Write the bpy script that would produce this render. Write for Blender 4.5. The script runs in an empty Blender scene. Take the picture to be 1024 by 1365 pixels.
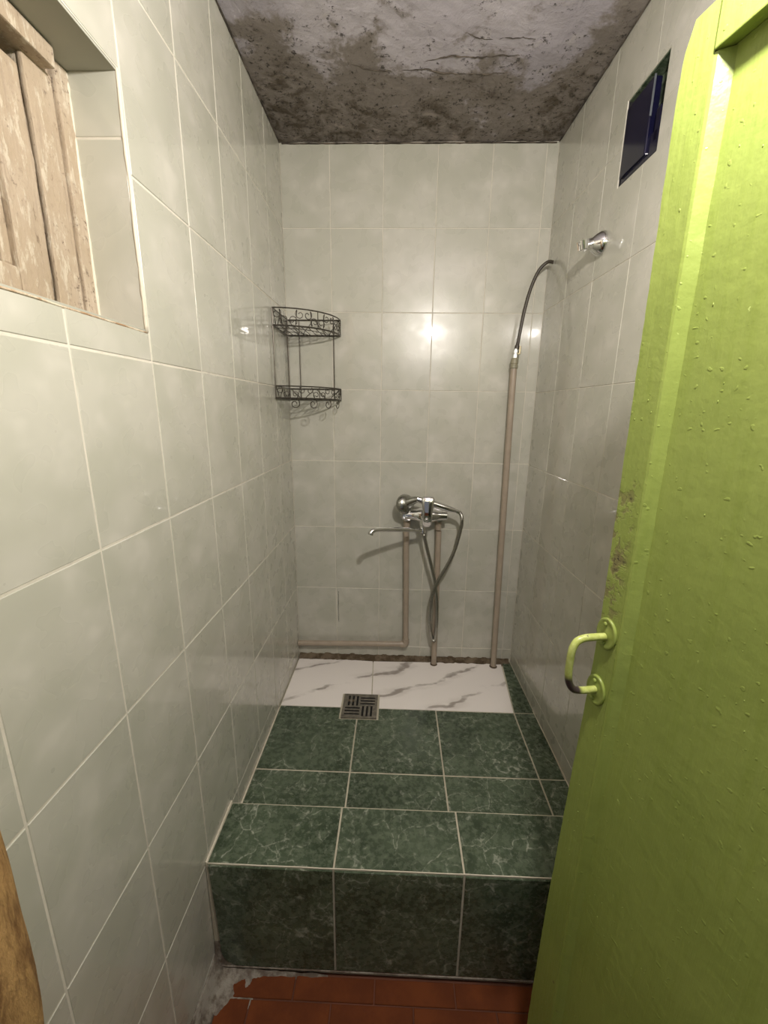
import bpy, bmesh, math, random
from mathutils import Vector, Matrix, noise

random.seed(7)
SC = bpy.context.scene
COL = SC.collection

# ------------------------------------------------------------------ camera
CX, CY, CZ = 0.45704, -1.79722, 1.17335
PITCH, YAW, ROLL, FPX = -13.798, 1.6471, 0.7579, 553.0
a, b, c = map(math.radians, (PITCH, YAW, ROLL))
fwd = Vector((-math.sin(b) * math.cos(a), math.cos(b) * math.cos(a), math.sin(a)))
rgt = Vector((math.cos(b), math.sin(b), 0))
upv = rgt.cross(fwd)
r2 = rgt * math.cos(c) + upv * math.sin(c)
u2 = upv * math.cos(c) - rgt * math.sin(c)
cam_data = bpy.data.cameras.new('camera')
cam = bpy.data.objects.new('camera', cam_data)
COL.objects.link(cam)
M = Matrix((r2, u2, -fwd)).transposed().to_4x4()
M.translation = (CX, CY, CZ)
cam.matrix_world = M
cam_data.sensor_fit = 'HORIZONTAL'
cam_data.sensor_width = 36
cam_data.lens = FPX / 1024 * 36
cam_data.clip_start = 0.01
SC.camera = cam

# ------------------------------------------------------------------ world, lamp, exposure
wd = bpy.data.worlds.new('world')
SC.world = wd
wd.use_nodes = True
wd.node_tree.nodes['Background'].inputs[0].default_value = (0.75, 0.78, 0.85, 1)
wd.node_tree.nodes['Background'].inputs[1].default_value = 0.05
ld = bpy.data.lights.new('bulb', 'POINT')
ld.energy = 9.3
ld.color = (1.0, 0.935, 0.885)
ld.shadow_soft_size = 0.026
lo = bpy.data.objects.new('bulb', ld)
lo.location = (0.693, -1.48, 1.73)
COL.objects.link(lo)
SC.view_settings.view_transform = 'Standard'
SC.view_settings.look = 'None'
SC.view_settings.gamma = 1
SC.view_settings.use_curve_mapping = False
SC.view_settings.exposure = 2.2

# ------------------------------------------------------------------ node helper
class NT:
    def __init__(s, name):
        s.m = bpy.data.materials.new(name)
        s.m.use_nodes = True
        s.t = s.m.node_tree
        s.b = s.t.nodes['Principled BSDF']
        s.o = s.t.nodes['Material Output']
    def n(s, typ, **kw):
        x = s.t.nodes.new(typ)
        for k, v in kw.items():
            setattr(x, k, v)
        return x
    def l(s, a, b):
        s.t.links.new(a, b)
    def val(s, sock, v):
        if hasattr(v, 'is_linked') or hasattr(v, 'links'):
            s.l(v, sock)
        else:
            sock.default_value = v
    def math(s, op, x, y=0.0, z=0.0, clamp=False):
        m = s.n('ShaderNodeMath', operation=op, use_clamp=clamp)
        s.val(m.inputs[0], x); s.val(m.inputs[1], y); s.val(m.inputs[2], z)
        return m.outputs[0]
    def coords(s, rnd=True, scale=(1, 1, 1)):
        tc = s.n('ShaderNodeTexCoord')
        mp = s.n('ShaderNodeMapping')
        s.l(tc.outputs['Object'], mp.inputs['Vector'])
        mp.inputs['Scale'].default_value = scale
        if rnd:
            oi = s.n('ShaderNodeObjectInfo')
            mm = s.n('ShaderNodeVectorMath', operation='SCALE')
            cb = s.n('ShaderNodeCombineXYZ')
            s.l(s.math('MULTIPLY', oi.outputs['Random'], 37.0), cb.inputs[0])
            s.l(s.math('MULTIPLY', oi.outputs['Random'], 91.0), cb.inputs[1])
            s.l(s.math('MULTIPLY', oi.outputs['Random'], 13.0), cb.inputs[2])
            s.l(cb.outputs[0], mp.inputs['Location'])
        return mp.outputs[0]
    def noise(s, vec, scale, detail=5, rough=0.55, dist=0.0):
        x = s.n('ShaderNodeTexNoise')
        s.l(vec, x.inputs['Vector'])
        x.inputs['Scale'].default_value = scale
        x.inputs['Detail'].default_value = detail
        x.inputs['Roughness'].default_value = rough
        x.inputs['Distortion'].default_value = dist
        return x.outputs['Fac']
    def warp(s, vec, scale, amt):
        x = s.n('ShaderNodeTexNoise')
        s.l(vec, x.inputs['Vector'])
        x.inputs['Scale'].default_value = scale
        x.inputs['Detail'].default_value = 4
        v = s.n('ShaderNodeVectorMath', operation='SUBTRACT')
        s.l(x.outputs['Color'], v.inputs[0]); v.inputs[1].default_value = (.5, .5, .5)
        w = s.n('ShaderNodeVectorMath', operation='SCALE')
        s.l(v.outputs[0], w.inputs[0]); w.inputs['Scale'].default_value = amt
        z = s.n('ShaderNodeVectorMath', operation='ADD')
        s.l(vec, z.inputs[0]); s.l(w.outputs[0], z.inputs[1])
        return z.outputs[0]
    def ramp(s, f, lo, hi, a=0.0, b=1.0):
        x = s.n('ShaderNodeMapRange', interpolation_type='SMOOTHSTEP')
        s.val(x.inputs[0], f)
        x.inputs[1].default_value = lo; x.inputs[2].default_value = hi
        x.inputs[3].default_value = a; x.inputs[4].default_value = b
        return x.outputs[0]
    def mix(s, f, a, b):
        x = s.n('ShaderNodeMix', data_type='RGBA')
        s.val(x.inputs[0], f)
        for i, v in ((6, a), (7, b)):
            if isinstance(v, tuple):
                x.inputs[i].default_value = v + (1,) if len(v) == 3 else v
            else:
                s.l(v, x.inputs[i])
        return x.outputs[2]
    def sep(s, vec):
        x = s.n('ShaderNodeSeparateXYZ')
        s.l(vec, x.inputs[0])
        return x.outputs
    def set(s, col=None, rough=None, metal=None, spec=None, coat=None, coatr=None):
        if col is not None: s.val(s.b.inputs['Base Color'], col + (1,) if isinstance(col, tuple) else col)
        if rough is not None: s.val(s.b.inputs['Roughness'], rough)
        if metal is not None: s.val(s.b.inputs['Metallic'], metal)
        if spec is not None: s.val(s.b.inputs['Specular IOR Level'], spec)
        if coat is not None: s.val(s.b.inputs['Coat Weight'], coat)
        if coatr is not None: s.val(s.b.inputs['Coat Roughness'], coatr)
        return s
    def bump(s, h, strength=0.3, dist=0.002):
        x = s.n('ShaderNodeBump')
        x.inputs['Strength'].default_value = strength
        x.inputs['Distance'].default_value = dist
        s.l(h, x.inputs['Height'])
        s.l(x.outputs[0], s.b.inputs['Normal'])
        return s

# ------------------------------------------------------------------ materials
def mat_wall_tile():
    t = NT('pale_tile')
    v = t.coords(True)
    n1 = t.noise(v, 9, 2, .45)
    n2 = t.noise(v, 21, 1.5, .45)
    base = t.mix(t.ramp(n1, .35, .68), (.475, .470, .395), (.535, .522, .452))
    blot = t.math('MULTIPLY', t.ramp(n2, .52, .72), t.ramp(n1, .42, .7))
    col = t.mix(t.math('MULTIPLY', blot, .36), base, (.70, .67, .60))
    t.set(col, t.ramp(n2, .3, .7, .26, .32), spec=.5, coat=.6, coatr=.045)
    t.bump(t.noise(v, 7, 0, .4), .05, .003)
    return t.m

def mat_green():
    t = NT('green_marble_tile')
    v = t.coords(True)
    w = t.warp(v, 7, .12)
    w2 = t.warp(v, 25, .035)
    vo = t.n('ShaderNodeTexVoronoi', feature='DISTANCE_TO_EDGE')
    t.l(w, vo.inputs['Vector']); vo.inputs['Scale'].default_value = 9
    vo2 = t.n('ShaderNodeTexVoronoi', feature='DISTANCE_TO_EDGE')
    t.l(w2, vo2.inputs['Vector']); vo2.inputs['Scale'].default_value = 27
    n = t.noise(v, 7, 5, .6, .5)
    nf = t.noise(v, 60, 5, .7)
    nm = t.noise(v, 16, 4, .65, .8)
    col = t.mix(t.ramp(n, .3, .7), (.030, .048, .026), (.078, .108, .066))
    col = t.mix(t.ramp(nf, .42, .72, 0, .75), col, (.15, .185, .125))
    col = t.mix(t.math('MULTIPLY', t.ramp(nm, .55, .75), .35), col, (.13, .18, .12))
    v1 = t.math('MULTIPLY', t.ramp(vo.outputs[0], 0, .020, 1, 0), t.ramp(n, .40, .58))
    v2 = t.math('MULTIPLY', t.ramp(vo2.outputs[0], 0, .055, 1, 0), t.ramp(nm, .46, .60))
    vv = t.math('MAXIMUM', v1, t.math('MULTIPLY', v2, .75))
    vv = t.math('MULTIPLY', vv, t.ramp(nf, .40, .60, .12, 1))
    col = t.mix(t.math('MULTIPLY', vv, .8), col, (.42, .44, .36))
    t.set(col, t.ramp(nf, .3, .7, .22, .34), spec=.45)
    return t.m

def mat_white_marble():
    t = NT('white_marble_tile')
    v = t.coords(True, (1, -2.0, 1))
    w = t.warp(v, 5, .10)
    wv = t.n('ShaderNodeTexWave', wave_type='BANDS', bands_direction='DIAGONAL')
    t.l(w, wv.inputs['Vector'])
    wv.inputs['Scale'].default_value = 1.7; wv.inputs['Distortion'].default_value = 2.6
    wv.inputs['Detail'].default_value = 5; wv.inputs['Detail Scale'].default_value = 2.2
    n = t.noise(v, 6, 4, .6)
    vein = t.math('MULTIPLY', t.ramp(wv.outputs['Fac'], .0, .05, 1, 0), t.ramp(n, .36, .6))
    haze = t.math('MULTIPLY', t.ramp(wv.outputs['Fac'], .0, .5, 1, 0), t.ramp(n, .42, .66, 0, .35))
    col = t.mix(haze, (.92, .87, .83), (.55, .50, .46))
    col = t.mix(t.math('MULTIPLY', vein, .75), col, (.24, .20, .17))
    t.set(col, .25, spec=.5)
    return t.m

def mat_grout(name, ca, cb, sc=40):
    t = NT(name)
    v = t.coords(False)
    n = t.noise(v, sc, 6, .7)
    n2 = t.noise(v, 5, 4, .6)
    col = t.mix(t.ramp(n2, .35, .65), ca, cb)
    col = t.mix(t.ramp(n, .5, .75, 0, .5), col, tuple(x * .6 for x in ca))
    t.set(col, .85)
    t.bump(n, .5, .002)
    return t.m

def mat_ceiling():
    t = NT('mouldy_plaster')
    v = t.coords(False)
    w = t.warp(v, 6, .10)
    x, y, z = t.sep(v)
    n = t.noise(w, 6.5, 9, .68)
    n2 = t.noise(w, 18, 8, .7, .4)
    n3 = t.noise(v, 70, 6, .75)
    big = t.noise(v, 2.6, 3, .5)
    # damp: strongest along the back and left, weaker by the lamp
    yb = t.ramp(y, -.50, -.14)
    xl = t.ramp(x, .62, .05)
    xr = t.ramp(x, .86, 1.03)
    damp = t.math('ADD', t.math('MULTIPLY', yb, .25), t.math('MULTIPLY', xl, .16))
    damp = t.math('SUBTRACT', damp, t.math('MULTIPLY', t.math('MULTIPLY', t.ramp(y, -.46, -.54), t.ramp(x, .34, .16)), .2))
    damp = t.math('ADD', damp, t.math('MULTIPLY', xr, .17))
    f = t.math('ADD', n, damp)
    col = t.mix(t.ramp(big, .35, .65), (.35, .325, .35), (.43, .40, .42))
    col = t.mix(t.ramp(n2, .55, .75, 0, .5), col, (.50, .46, .42))
    col = t.mix(t.ramp(f, .55, .68, 0, .85), col, (.17, .145, .115))
    col = t.mix(t.math('MULTIPLY', t.ramp(f, .68, .86), t.ramp(n2, .42, .62)), col, (.085, .068, .048))
    n4 = t.noise(w, 36, 7, .75)
    bl = t.math('MULTIPLY', t.ramp(n3, .53, .62), t.ramp(t.math('ADD', n2, t.math('MULTIPLY', damp, .5)), .50, .62))
    bl = t.math('MAXIMUM', bl, t.math('MULTIPLY', t.ramp(n4, .60, .68), t.ramp(t.math('ADD', n, t.math('MULTIPLY', damp, .6)), .50, .66, 0, .8)))
    col = t.mix(t.math('MULTIPLY', bl, .9), col, (.03, .025, .02))
    pk = t.math('MULTIPLY', t.ramp(n2, .34, .42, 1, 0), t.ramp(y, -.3, -.05))
    col = t.mix(t.math('MULTIPLY', pk, .45), col, (.42, .36, .32))
    t.set(col, .9, spec=.25)
    t.bump(t.math('ADD', n2, t.math('MULTIPLY', n3, .3)), .6, .006)
    return t.m

def mat_door():
    t = NT('lime_gloss_paint')
    v = t.coords(False)
    x, y, z = t.sep(v)
    n = t.noise(v, 5, 4, .6)
    st = t.coords(False, (18, 18, 1.2))
    br = t.noise(st, 6, 3, .6)
    nf = t.noise(v, 120, 4, .7)
    col = t.mix(t.ramp(n, .3, .7), (.222, .280, .062), (.260, .320, .074))
    col = t.mix(t.ramp(br, .45, .75, 0, .35), col, (.19, .25, .04))
    # worn, knocked patch above the handle and along the free edge
    zz = t.math('MULTIPLY', t.ramp(z, .86, .92), t.ramp(z, 1.12, 1.04))
    ed = t.ramp(x, .040, .020)
    wn = t.noise(t.warp(v, 20, .03), 34, 6, .7)
    worn = t.math('MULTIPLY', t.math('MULTIPLY', zz, ed), t.ramp(wn, .47, .56))
    col = t.mix(worn, col, (.20, .185, .075))
    dk = t.math('MULTIPLY', t.math('MULTIPLY', zz, ed), t.ramp(wn, .60, .64))
    col = t.mix(dk, col, (.035, .028, .02))
    chipn = t.noise(v, 75, 3, .5)
    chips = t.math('MULTIPLY', t.ramp(chipn, .72, .76), ed)
    col = t.mix(chips, col, (.12, .12, .04))
    col = t.mix(t.ramp(chipn, .27, .23, 0, .6), col, (.55, .66, .22))
    t.set(col, t.ramp(n, .3, .7, .30, .42), spec=.4)
    h = t.math('ADD', t.math('MULTIPLY', t.noise(v, 55, 3, .55), 1.0), t.math('MULTIPLY', worn, -1.2))
    h = t.math('ADD', h, t.math('MULTIPLY', br, .7))
    h = t.math('ADD', h, t.math('MULTIPLY', t.ramp(t.noise(v, 130, 1, .4), .70, .78), .5))
    t.bump(h, .38, .0020)
    return t.m

def mat_handle():
    t = NT('lime_paint_on_handle')
    v = t.coords(False)
    x, y, z = t.sep(v)
    n = t.noise(v, 160, 4, .6)
    col = t.mix(t.ramp(n, .4, .7), (.38, .43, .11), (.50, .55, .20))
    # paint rubbed off to dark metal at the lower bend
    m = t.math('MULTIPLY', t.ramp(z, .812, .800), t.ramp(y, -.026, -.034))
    m = t.math('MAXIMUM', m, t.math('MULTIPLY', t.ramp(n, .66, .70), .8))
    col = t.mix(m, col, (.045, .03, .035))
    t.set(col, .32)
    t.bump(n, .4, .001)
    return t.m

def mat_wood_old():
    t = NT('flaking_cream_paint')
    v = t.coords(False, (3, 3, 1))
    vv = t.coords(False)
    n = t.noise(t.warp(v, 9, .05), 22, 7, .72)
    n2 = t.noise(vv, 7, 4, .6)
    nf = t.noise(vv, 110, 5, .7)
    col = t.mix(t.ramp(n2, .35, .65), (.38, .30, .21), (.45, .37, .28))
    col = t.mix(t.ramp(n, .52, .62, 0, .7), col, (.58, .52, .41))
    col = t.mix(t.ramp(n, .40, .33, 0, .8), col, (.16, .11, .07))
    col = t.mix(t.math('MULTIPLY', t.ramp(nf, .55, .68), t.ramp(n2, .40, .55)), col, (.12, .085, .06))
    gr = t.noise(t.coords(False, (14, 14, 1)), 9, 5, .7)
    col = t.mix(t.ramp(gr, .52, .70, 0, .55), col, (.30, .235, .175))
    t.set(col, .7)
    t.bump(t.math('ADD', n, t.math('MULTIPLY', nf, .4)), .8, .003)
    return t.m

def mat_post():
    t = NT('rough_golden_wood')
    v = t.coords(False, (6, 6, 1.3))
    n = t.noise(t.warp(v, 4, .25), 9, 7, .7)
    nf = t.noise(v, 40, 5, .7)
    col = t.mix(t.ramp(n, .35, .65), (.20, .10, .035), (.52, .31, .12))
    col = t.mix(t.ramp(nf, .6, .75, 0, .7), col, (.07, .035, .015))
    t.set(col, .65)
    t.bump(t.math('ADD', n, nf), .8, .004)
    return t.m

def mat_red():
    t = NT('red_quarry_tile')
    v = t.coords(True)
    n = t.noise(v, 12, 5, .65)
    nf = t.noise(v, 90, 4, .7)
    col = t.mix(t.ramp(n, .35, .7), (.115, .028, .006), (.165, .042, .009))
    col = t.mix(t.ramp(nf, .55, .8, 0, .4), col, (.14, .04, .02))
    t.set(col, .75, spec=.25)
    t.bump(nf, .3, .001)
    return t.m

def mat_mortar(name, ca, cb):
    t = NT(name)
    v = t.coords(False)
    n = t.noise(t.warp(v, 12, .04), 22, 7, .7)
    nf = t.noise(v, 120, 4, .7)
    col = t.mix(t.ramp(n, .4, .62), ca, cb)
    t.set(col, .9)
    t.bump(t.math('ADD', n, t.math('MULTIPLY', nf, .4)), .8, .004)
    return t.m

def mat_simple(name, col, rough=.5, metal=0., spec=.5, var=.12, sc=30):
    t = NT(name)
    v = t.coords(False)
    n = t.noise(v, sc, 4, .6)
    cc = t.mix(t.ramp(n, .3, .7), tuple(x * (1 - var) for x in col), tuple(min(1, x * (1 + var)) for x in col))
    t.set(cc, t.ramp(n, .3, .7, rough * .9, min(1, rough * 1.15)), metal, spec)
    return t.m

TILE = mat_wall_tile(); GREEN = mat_green(); WHITE = mat_white_marble()
WGROUT = mat_grout('wall_grout', (.68, .64, .55), (.60, .565, .48))
PGROUT = mat_grout('floor_grout', (.58, .54, .42), (.46, .42, .32))
CEIL = mat_ceiling(); DOOR = mat_door(); HANDLE = mat_handle()
OLDWOOD = mat_wood_old(); POST = mat_post(); RED = mat_red()
REDGROUT = mat_grout('red_floor_grout', (.11, .04, .02), (.16, .055, .03))
GRIME = mat_mortar('grimy_mortar', (.07, .048, .025), (.17, .13, .085))
GREYMORTAR = mat_mortar('grey_mortar', (.13, .10, .075), (.33, .30, .25))
PLASTER = mat_simple('grey_green_plaster', (.37, .37, .31), .6, var=.05, sc=8)
CHROME = mat_simple('chrome', (.72, .72, .72), .10, 1.0, var=.03)
DULL = mat_simple('dull_chrome_hose', (.42, .41, .37), .30, 1.0, var=.1, sc=200)
PIPE = mat_simple('beige_plastic_pipe', (.37, .305, .235), .35, var=.06)
BRASS = mat_simple('tarnished_nickel', (.33, .29, .19), .35, 1.0, var=.2, sc=90)
DARKHOSE = mat_simple('dark_braided_hose', (.055, .045, .032), .4, var=.2, sc=300)
WIRE = mat_simple('tarnished_dark_wire', (.085, .075, .06), .35, .7, var=.3, sc=120)
NAVY = mat_simple('navy_gloss_plastic', (.006, .006, .022), .12, var=.2, sc=8)
DRAIN = mat_simple('stained_steel', (.26, .24, .205), .42, .8, var=.25, sc=60)
BLACK = mat_simple('black_void', (.006, .006, .006), .9)
CREAMLINE = mat_grout('cream_edge_bead', (.74, .69, .57), (.66, .60, .48), 60)

def mat_glass():
    t = NT('window_glass')
    v = t.coords(False)
    n = t.noise(v, 20, 4, .6)
    t.set((.8, .85, .88), t.ramp(n, .3, .7, .03, .12), spec=.5)
    t.b.inputs['Transmission Weight'].default_value = 1.0
    return t.m
GLASS = mat_glass()
def mat_crackpaint():
    return mat_mortar('dark_crack', (.035, .028, .02), (.13, .105, .08))
CRACK = mat_crackpaint()

# ------------------------------------------------------------------ geometry helpers
def link(name, me, mat=None, parent=None, loc=None):
    o = bpy.data.objects.new(name, me)
    COL.objects.link(o)
    if mat is not None and me is not None and not me.materials:
        me.materials.append(mat)
    if parent is not None:
        o.parent = parent
    if loc is not None:
        o.location = loc
    return o

def obj(name, bm, mat, parent=None, smooth=False, loc=None):
    me = bpy.data.meshes.new(name)
    bmesh.ops.recalc_face_normals(bm, faces=bm.faces)
    bm.to_mesh(me); bm.free()
    if smooth:
        for p in me.polygons:
            p.use_smooth = True
    return link(name, me, mat, parent, loc)

def box(bm, lo, hi, bev=0.0):
    lo, hi = Vector(lo), Vector(hi)
    r = bmesh.ops.create_cube(bm, size=1)
    vs = r['verts']
    for v in vs:
        v.co = Vector(((lo[i] + hi[i]) / 2 + v.co[i] * (hi[i] - lo[i]) for i in range(3)))
    if bev:
        es = list({e for v in vs for e in v.link_edges})
        bmesh.ops.bevel(bm, geom=es, offset=bev, segments=2, affect='EDGES', profile=.6)
    return bm

def bx(lo, hi, bev=0.0):
    return box(bmesh.new(), lo, hi, bev)

def catmull(pts, n=8):
    P = [Vector(p) for p in pts]
    P = [P[0] * 2 - P[1]] + P + [P[-1] * 2 - P[-2]]
    out = []
    for i in range(1, len(P) - 2):
        for k in range(n):
            t = k / n
            p0, p1, p2, p3 = P[i - 1:i + 3]
            out.append(.5 * ((2 * p1) + (-p0 + p2) * t + (2 * p0 - 5 * p1 + 4 * p2 - p3) * t * t + (-p0 + 3 * p1 - 3 * p2 + p3) * t ** 3))
    out.append(P[-2])
    return out

def tube(bm, pts, r, seg=10, caps=True, ribs=None):
    """sweep a circle along pts; r a number or a list"""
    pts = [Vector(p) for p in pts]
    n = len(pts)
    R = r if isinstance(r, (list, tuple)) else [r] * n
    t0 = (pts[1] - pts[0]).normalized()
    nrm = t0.orthogonal().normalized()
    rings = []
    for i, p in enumerate(pts):
        t = (pts[min(i + 1, n - 1)] - pts[max(i - 1, 0)]).normalized()
        nrm = (nrm - t * nrm.dot(t)).normalized()
        bi = t.cross(nrm)
        rings.append([bm.verts.new(p + (nrm * math.cos(2 * math.pi * k / seg) + bi * math.sin(2 * math.pi * k / seg)) * R[i]) for k in range(seg)])
    for i in range(n - 1):
        for k in range(seg):
            bm.faces.new((rings[i][k], rings[i][(k + 1) % seg], rings[i + 1][(k + 1) % seg], rings[i + 1][k]))
    if caps:
        bm.faces.new(rings[0][::-1]); bm.faces.new(rings[-1])
    return bm

def lathe(bm, p0, axis, prof, seg=24, sy=1.0):
    """prof: list of (distance along axis, radius)"""
    p0 = Vector(p0); ax = Vector(axis).normalized()
    u = ax.orthogonal().normalized(); v = ax.cross(u)
    rings = []
    for d, r in prof:
        rings.append([bm.verts.new(p0 + ax * d + (u * math.cos(2 * math.pi * k / seg) + v * sy * math.sin(2 * math.pi * k / seg)) * max(r, 1e-5)) for k in range(seg)])
    for i in range(len(rings) - 1):
        for k in range(seg):
            bm.faces.new((rings[i][k], rings[i][(k + 1) % seg], rings[i + 1][(k + 1) % seg], rings[i + 1][k]))
    bm.faces.new(rings[0][::-1]); bm.faces.new(rings[-1])
    return bm

def empty(name, loc=(0, 0, 0)):
    o = bpy.data.objects.new(name, None)
    COL.objects.link(o)
    o.location = loc
    o.empty_display_size = .05
    return o

def tag(o, label=None, cat=None, group=None, kind=None):
    if label: o['label'] = label
    if cat: o['category'] = cat
    if group: o['group'] = group
    if kind: o['kind'] = kind
    return o

def grid_rough(nx, ny, sx, sy, f):
    """height-field patch centred on 0, f(x,y)->z"""
    bm = bmesh.new()
    vs = [[bm.verts.new((sx * (i / nx), sy * (j / ny), f(sx * i / nx, sy * j / ny))) for i in range(nx + 1)] for j in range(ny + 1)]
    for j in range(ny):
        for i in range(nx):
            bm.faces.new((vs[j][i], vs[j][i + 1], vs[j + 1][i + 1], vs[j + 1][i]))
    return bm

# tile meshes: local X, Y in the face, +Z out; cached by size
_tc = {}
def tile_mesh(w, h, t, mat, ch=.0012):
    key = (round(w, 4), round(h, 4), t, mat.name)
    if key not in _tc:
        bm = bmesh.new()
        a, b = w / 2, h / 2
        lv = [(-a, -b, 0), (a, -b, 0), (a, b, 0), (-a, b, 0)]
        l1 = [bm.verts.new(p) for p in lv]
        l2 = [bm.verts.new((x, y, t - ch)) for x, y, _ in lv]
        l3 = [bm.verts.new((math.copysign(abs(x) - ch, x), math.copysign(abs(y) - ch, y), t)) for x, y, _ in lv]
        bm.faces.new(l1[::-1]); bm.faces.new(l3)
        for A, B in ((l1, l2), (l2, l3)):
            for k in range(4):
                bm.faces.new((A[k], A[(k + 1) % 4], B[(k + 1) % 4], B[k]))
        me = bpy.data.meshes.new('tile')
        bm.to_mesh(me); bm.free()
        me.materials.append(mat)
        _tc[key] = me
    return _tc[key]

def lay(parent, org, U, V, rects, mat, gap=.003, t=.003, label=None, jit=.0022, name='tile', sink=.002):
    """rects in (u0,u1,v0,v1) of the plane through org with axes U, V; tiles stand t - sink proud of it"""
    org, U, V = Vector(org), Vector(U), Vector(V)
    N = U.cross(V)
    out = []
    for q in rects:
        if isinstance(q, list):
            cu = sum(p[0] for p in q) / len(q); cv = sum(p[1] for p in q) / len(q)
            n = len(q); g2 = gap / 2; ins = []
            for k in range(n):          # inset the outline by half a joint
                p, a, b = Vector(q[k]), Vector(q[k - 1]), Vector(q[(k + 1) % n])
                d0 = (p - a).normalized(); d1 = (b - p).normalized()
                ins.append(p + (Vector((-d0.y, d0.x)) + Vector((-d1.y, d1.x))) * g2)
            bm = bmesh.new()
            lo_ = [bm.verts.new((p.x - cu, p.y - cv, 0)) for p in ins]
            hi_ = [bm.verts.new((p.x - cu, p.y - cv, t)) for p in ins]
            bm.faces.new(lo_[::-1]); bm.faces.new(hi_)
            for k in range(n): bm.faces.new((lo_[k], lo_[(k + 1) % n], hi_[(k + 1) % n], hi_[k]))
            o = obj(name, bm, mat)
            R = Matrix((U, V, N)).transposed().to_4x4()
            R.translation = org + U * cu + V * cv - N * sink
            o.parent = parent
            o.matrix_world = R
            out.append(o)
            continue
        (u0, u1, v0, v1) = q
        if u1 - u0 < .008 or v1 - v0 < .008:
            continue
        me = tile_mesh(u1 - u0 - gap, v1 - v0 - gap, t, mat)
        o = bpy.data.objects.new(name, me)
        COL.objects.link(o)
        R = Matrix((U, V, N)).transposed().to_4x4()
        R = R @ Matrix.Rotation(random.uniform(-jit, jit), 4, 'X') @ Matrix.Rotation(random.uniform(-jit, jit), 4, 'Y')
        R.translation = org + U * (u0 + u1) / 2 + V * (v0 + v1) / 2 - N * sink
        o.parent = parent
        o.matrix_world = R
        if label: o['label'] = label
        out.append(o)
    return out

def cells(us, vs, hole=None):
    """grid of rects; a cell that overlaps the hole becomes the rects or the cut outline that is left of it"""
    r = []
    for i in range(len(us) - 1):
        for j in range(len(vs) - 1):
            u0, u1, v0, v1 = us[i], us[i + 1], vs[j], vs[j + 1]
            if hole:
                a0, a1, b0, b1 = max(u0, hole[0]), min(u1, hole[1]), max(v0, hole[2]), min(v1, hole[3])
                if a1 - a0 > .001 and b1 - b0 > .001:
                    if a0 - u0 < .012: a0 = u0
                    if u1 - a1 < .012: a1 = u1
                    L, R, B, T = a0 == u0, a1 == u1, b0 == v0, b1 == v1
                    if L and R:
                        if not B: r.append((u0, u1, v0, b0))
                        if not T: r.append((u0, u1, b1, v1))
                    elif B and T:
                        if not L: r.append((u0, a0, v0, v1))
                        if not R: r.append((a1, u1, v0, v1))
                    elif L and B: r.append([(a1, v0), (u1, v0), (u1, v1), (u0, v1), (u0, b1), (a1, b1)])
                    elif R and B: r.append([(u0, v0), (a0, v0), (a0, b1), (u1, b1), (u1, v1), (u0, v1)])
                    elif L and T: r.append([(u0, v0), (u1, v0), (u1, v1), (a1, v1), (a1, b0), (u0, b0)])
                    elif R and T: r.append([(u0, v0), (u1, v0), (u1, b0), (a0, b0), (a0, v1), (u0, v1)])
                    continue
            r.append((u0, u1, v0, v1))
    return r

W = 1.0245; ZT = 2.127; ZF = -.29; YF = -1.95
SK = .0235                       # the right wall runs slightly out of square
def rowz(k): return .957 + .297 * k
ROWS = [ZF] + [rowz(k) for k in range(-4, 4)] + [ZT]

# ------------------------------------------------------------------ left wall, with window opening
HY0, HY1, HZ0, HZ1 = -1.62, -1.004, 1.305, 1.695
bm = bmesh.new()
for lo_, hi_ in (((-.24, YF, ZF), (0, 0.0, HZ0)), ((-.24, YF, HZ1), (0, 0.0, ZT)), ((-.24, HY1, HZ0), (0, 0.0, HZ1)), ((-.24, YF, HZ0), (0, HY0, HZ1))):
    box(bm, lo_, hi_)
wl = tag(obj('wall_left', bm, WGROUT), kind='structure')
cols = [0, .199] + [.399 + .2 * k for k in range(7)]
cols = sorted(set(round(x, 4) for x in cols if x < 1.94)) + [1.95]
# u runs from the front (-y) to the back so that U x V points into the room
us = [1.95 - x for x in cols][::-1]
lay(wl, (0, -1.95, 0), (0, 1, 0), (0, 0, 1),
    cells(us, ROWS, (1.95 + HY0, 1.95 + HY1, HZ0, HZ1)), TILE, gap=.0032)
# reveal at the far side of the window: small cut tiles, facing the camera (-y)
lay(wl, (-.092, HY1, 0), (1, 0, 0), (0, 0, 1), [(0, .092, HZ0, 1.601), (0, .092, 1.601, HZ1)], TILE, gap=.003)
# soffit and sill, plastered smooth
obj('soffit', bx((-.092, HY0, HZ1 - .004), (-.0005, HY1 - .0015, HZ1), .0008), PLASTER, wl)
obj('sill', bx((-.092, HY0, HZ0), (-.0005, HY1 - .0015, HZ0 + .004), .0008), PLASTER, wl)
# cream bead down the opening's edge
bm = bmesh.new()
pts = [(-.0005 + .001 * noise.noise((0, 0, z * 9)), HY1 + .001 + .0016 * noise.noise((4, 0, z * 14)), z) for z in [HZ0 + (HZ1 - HZ0) * k / 30 for k in range(31)]]
tube(bm, pts, [.0032 + .0012 * noise.noise((1, 1, k * .7)) for k in range(31)], 8)
obj('edge_bead', bm, CREAMLINE, wl, True)
bm = bmesh.new()
pts = [(.000 + .001 * noise.noise((0, 3, y * 9)), y, HZ0 - .001 + .0012 * noise.noise((y * 14, 0, 3))) for y in [HY0 + (HY1 - HY0) * k / 40 for k in range(41)]]
tube(bm, pts, .0018, 8)
obj('edge_bead', bm, mat_mortar('rusty_bead', (.35, .22, .12), (.62, .55, .42)), wl, True)

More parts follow.
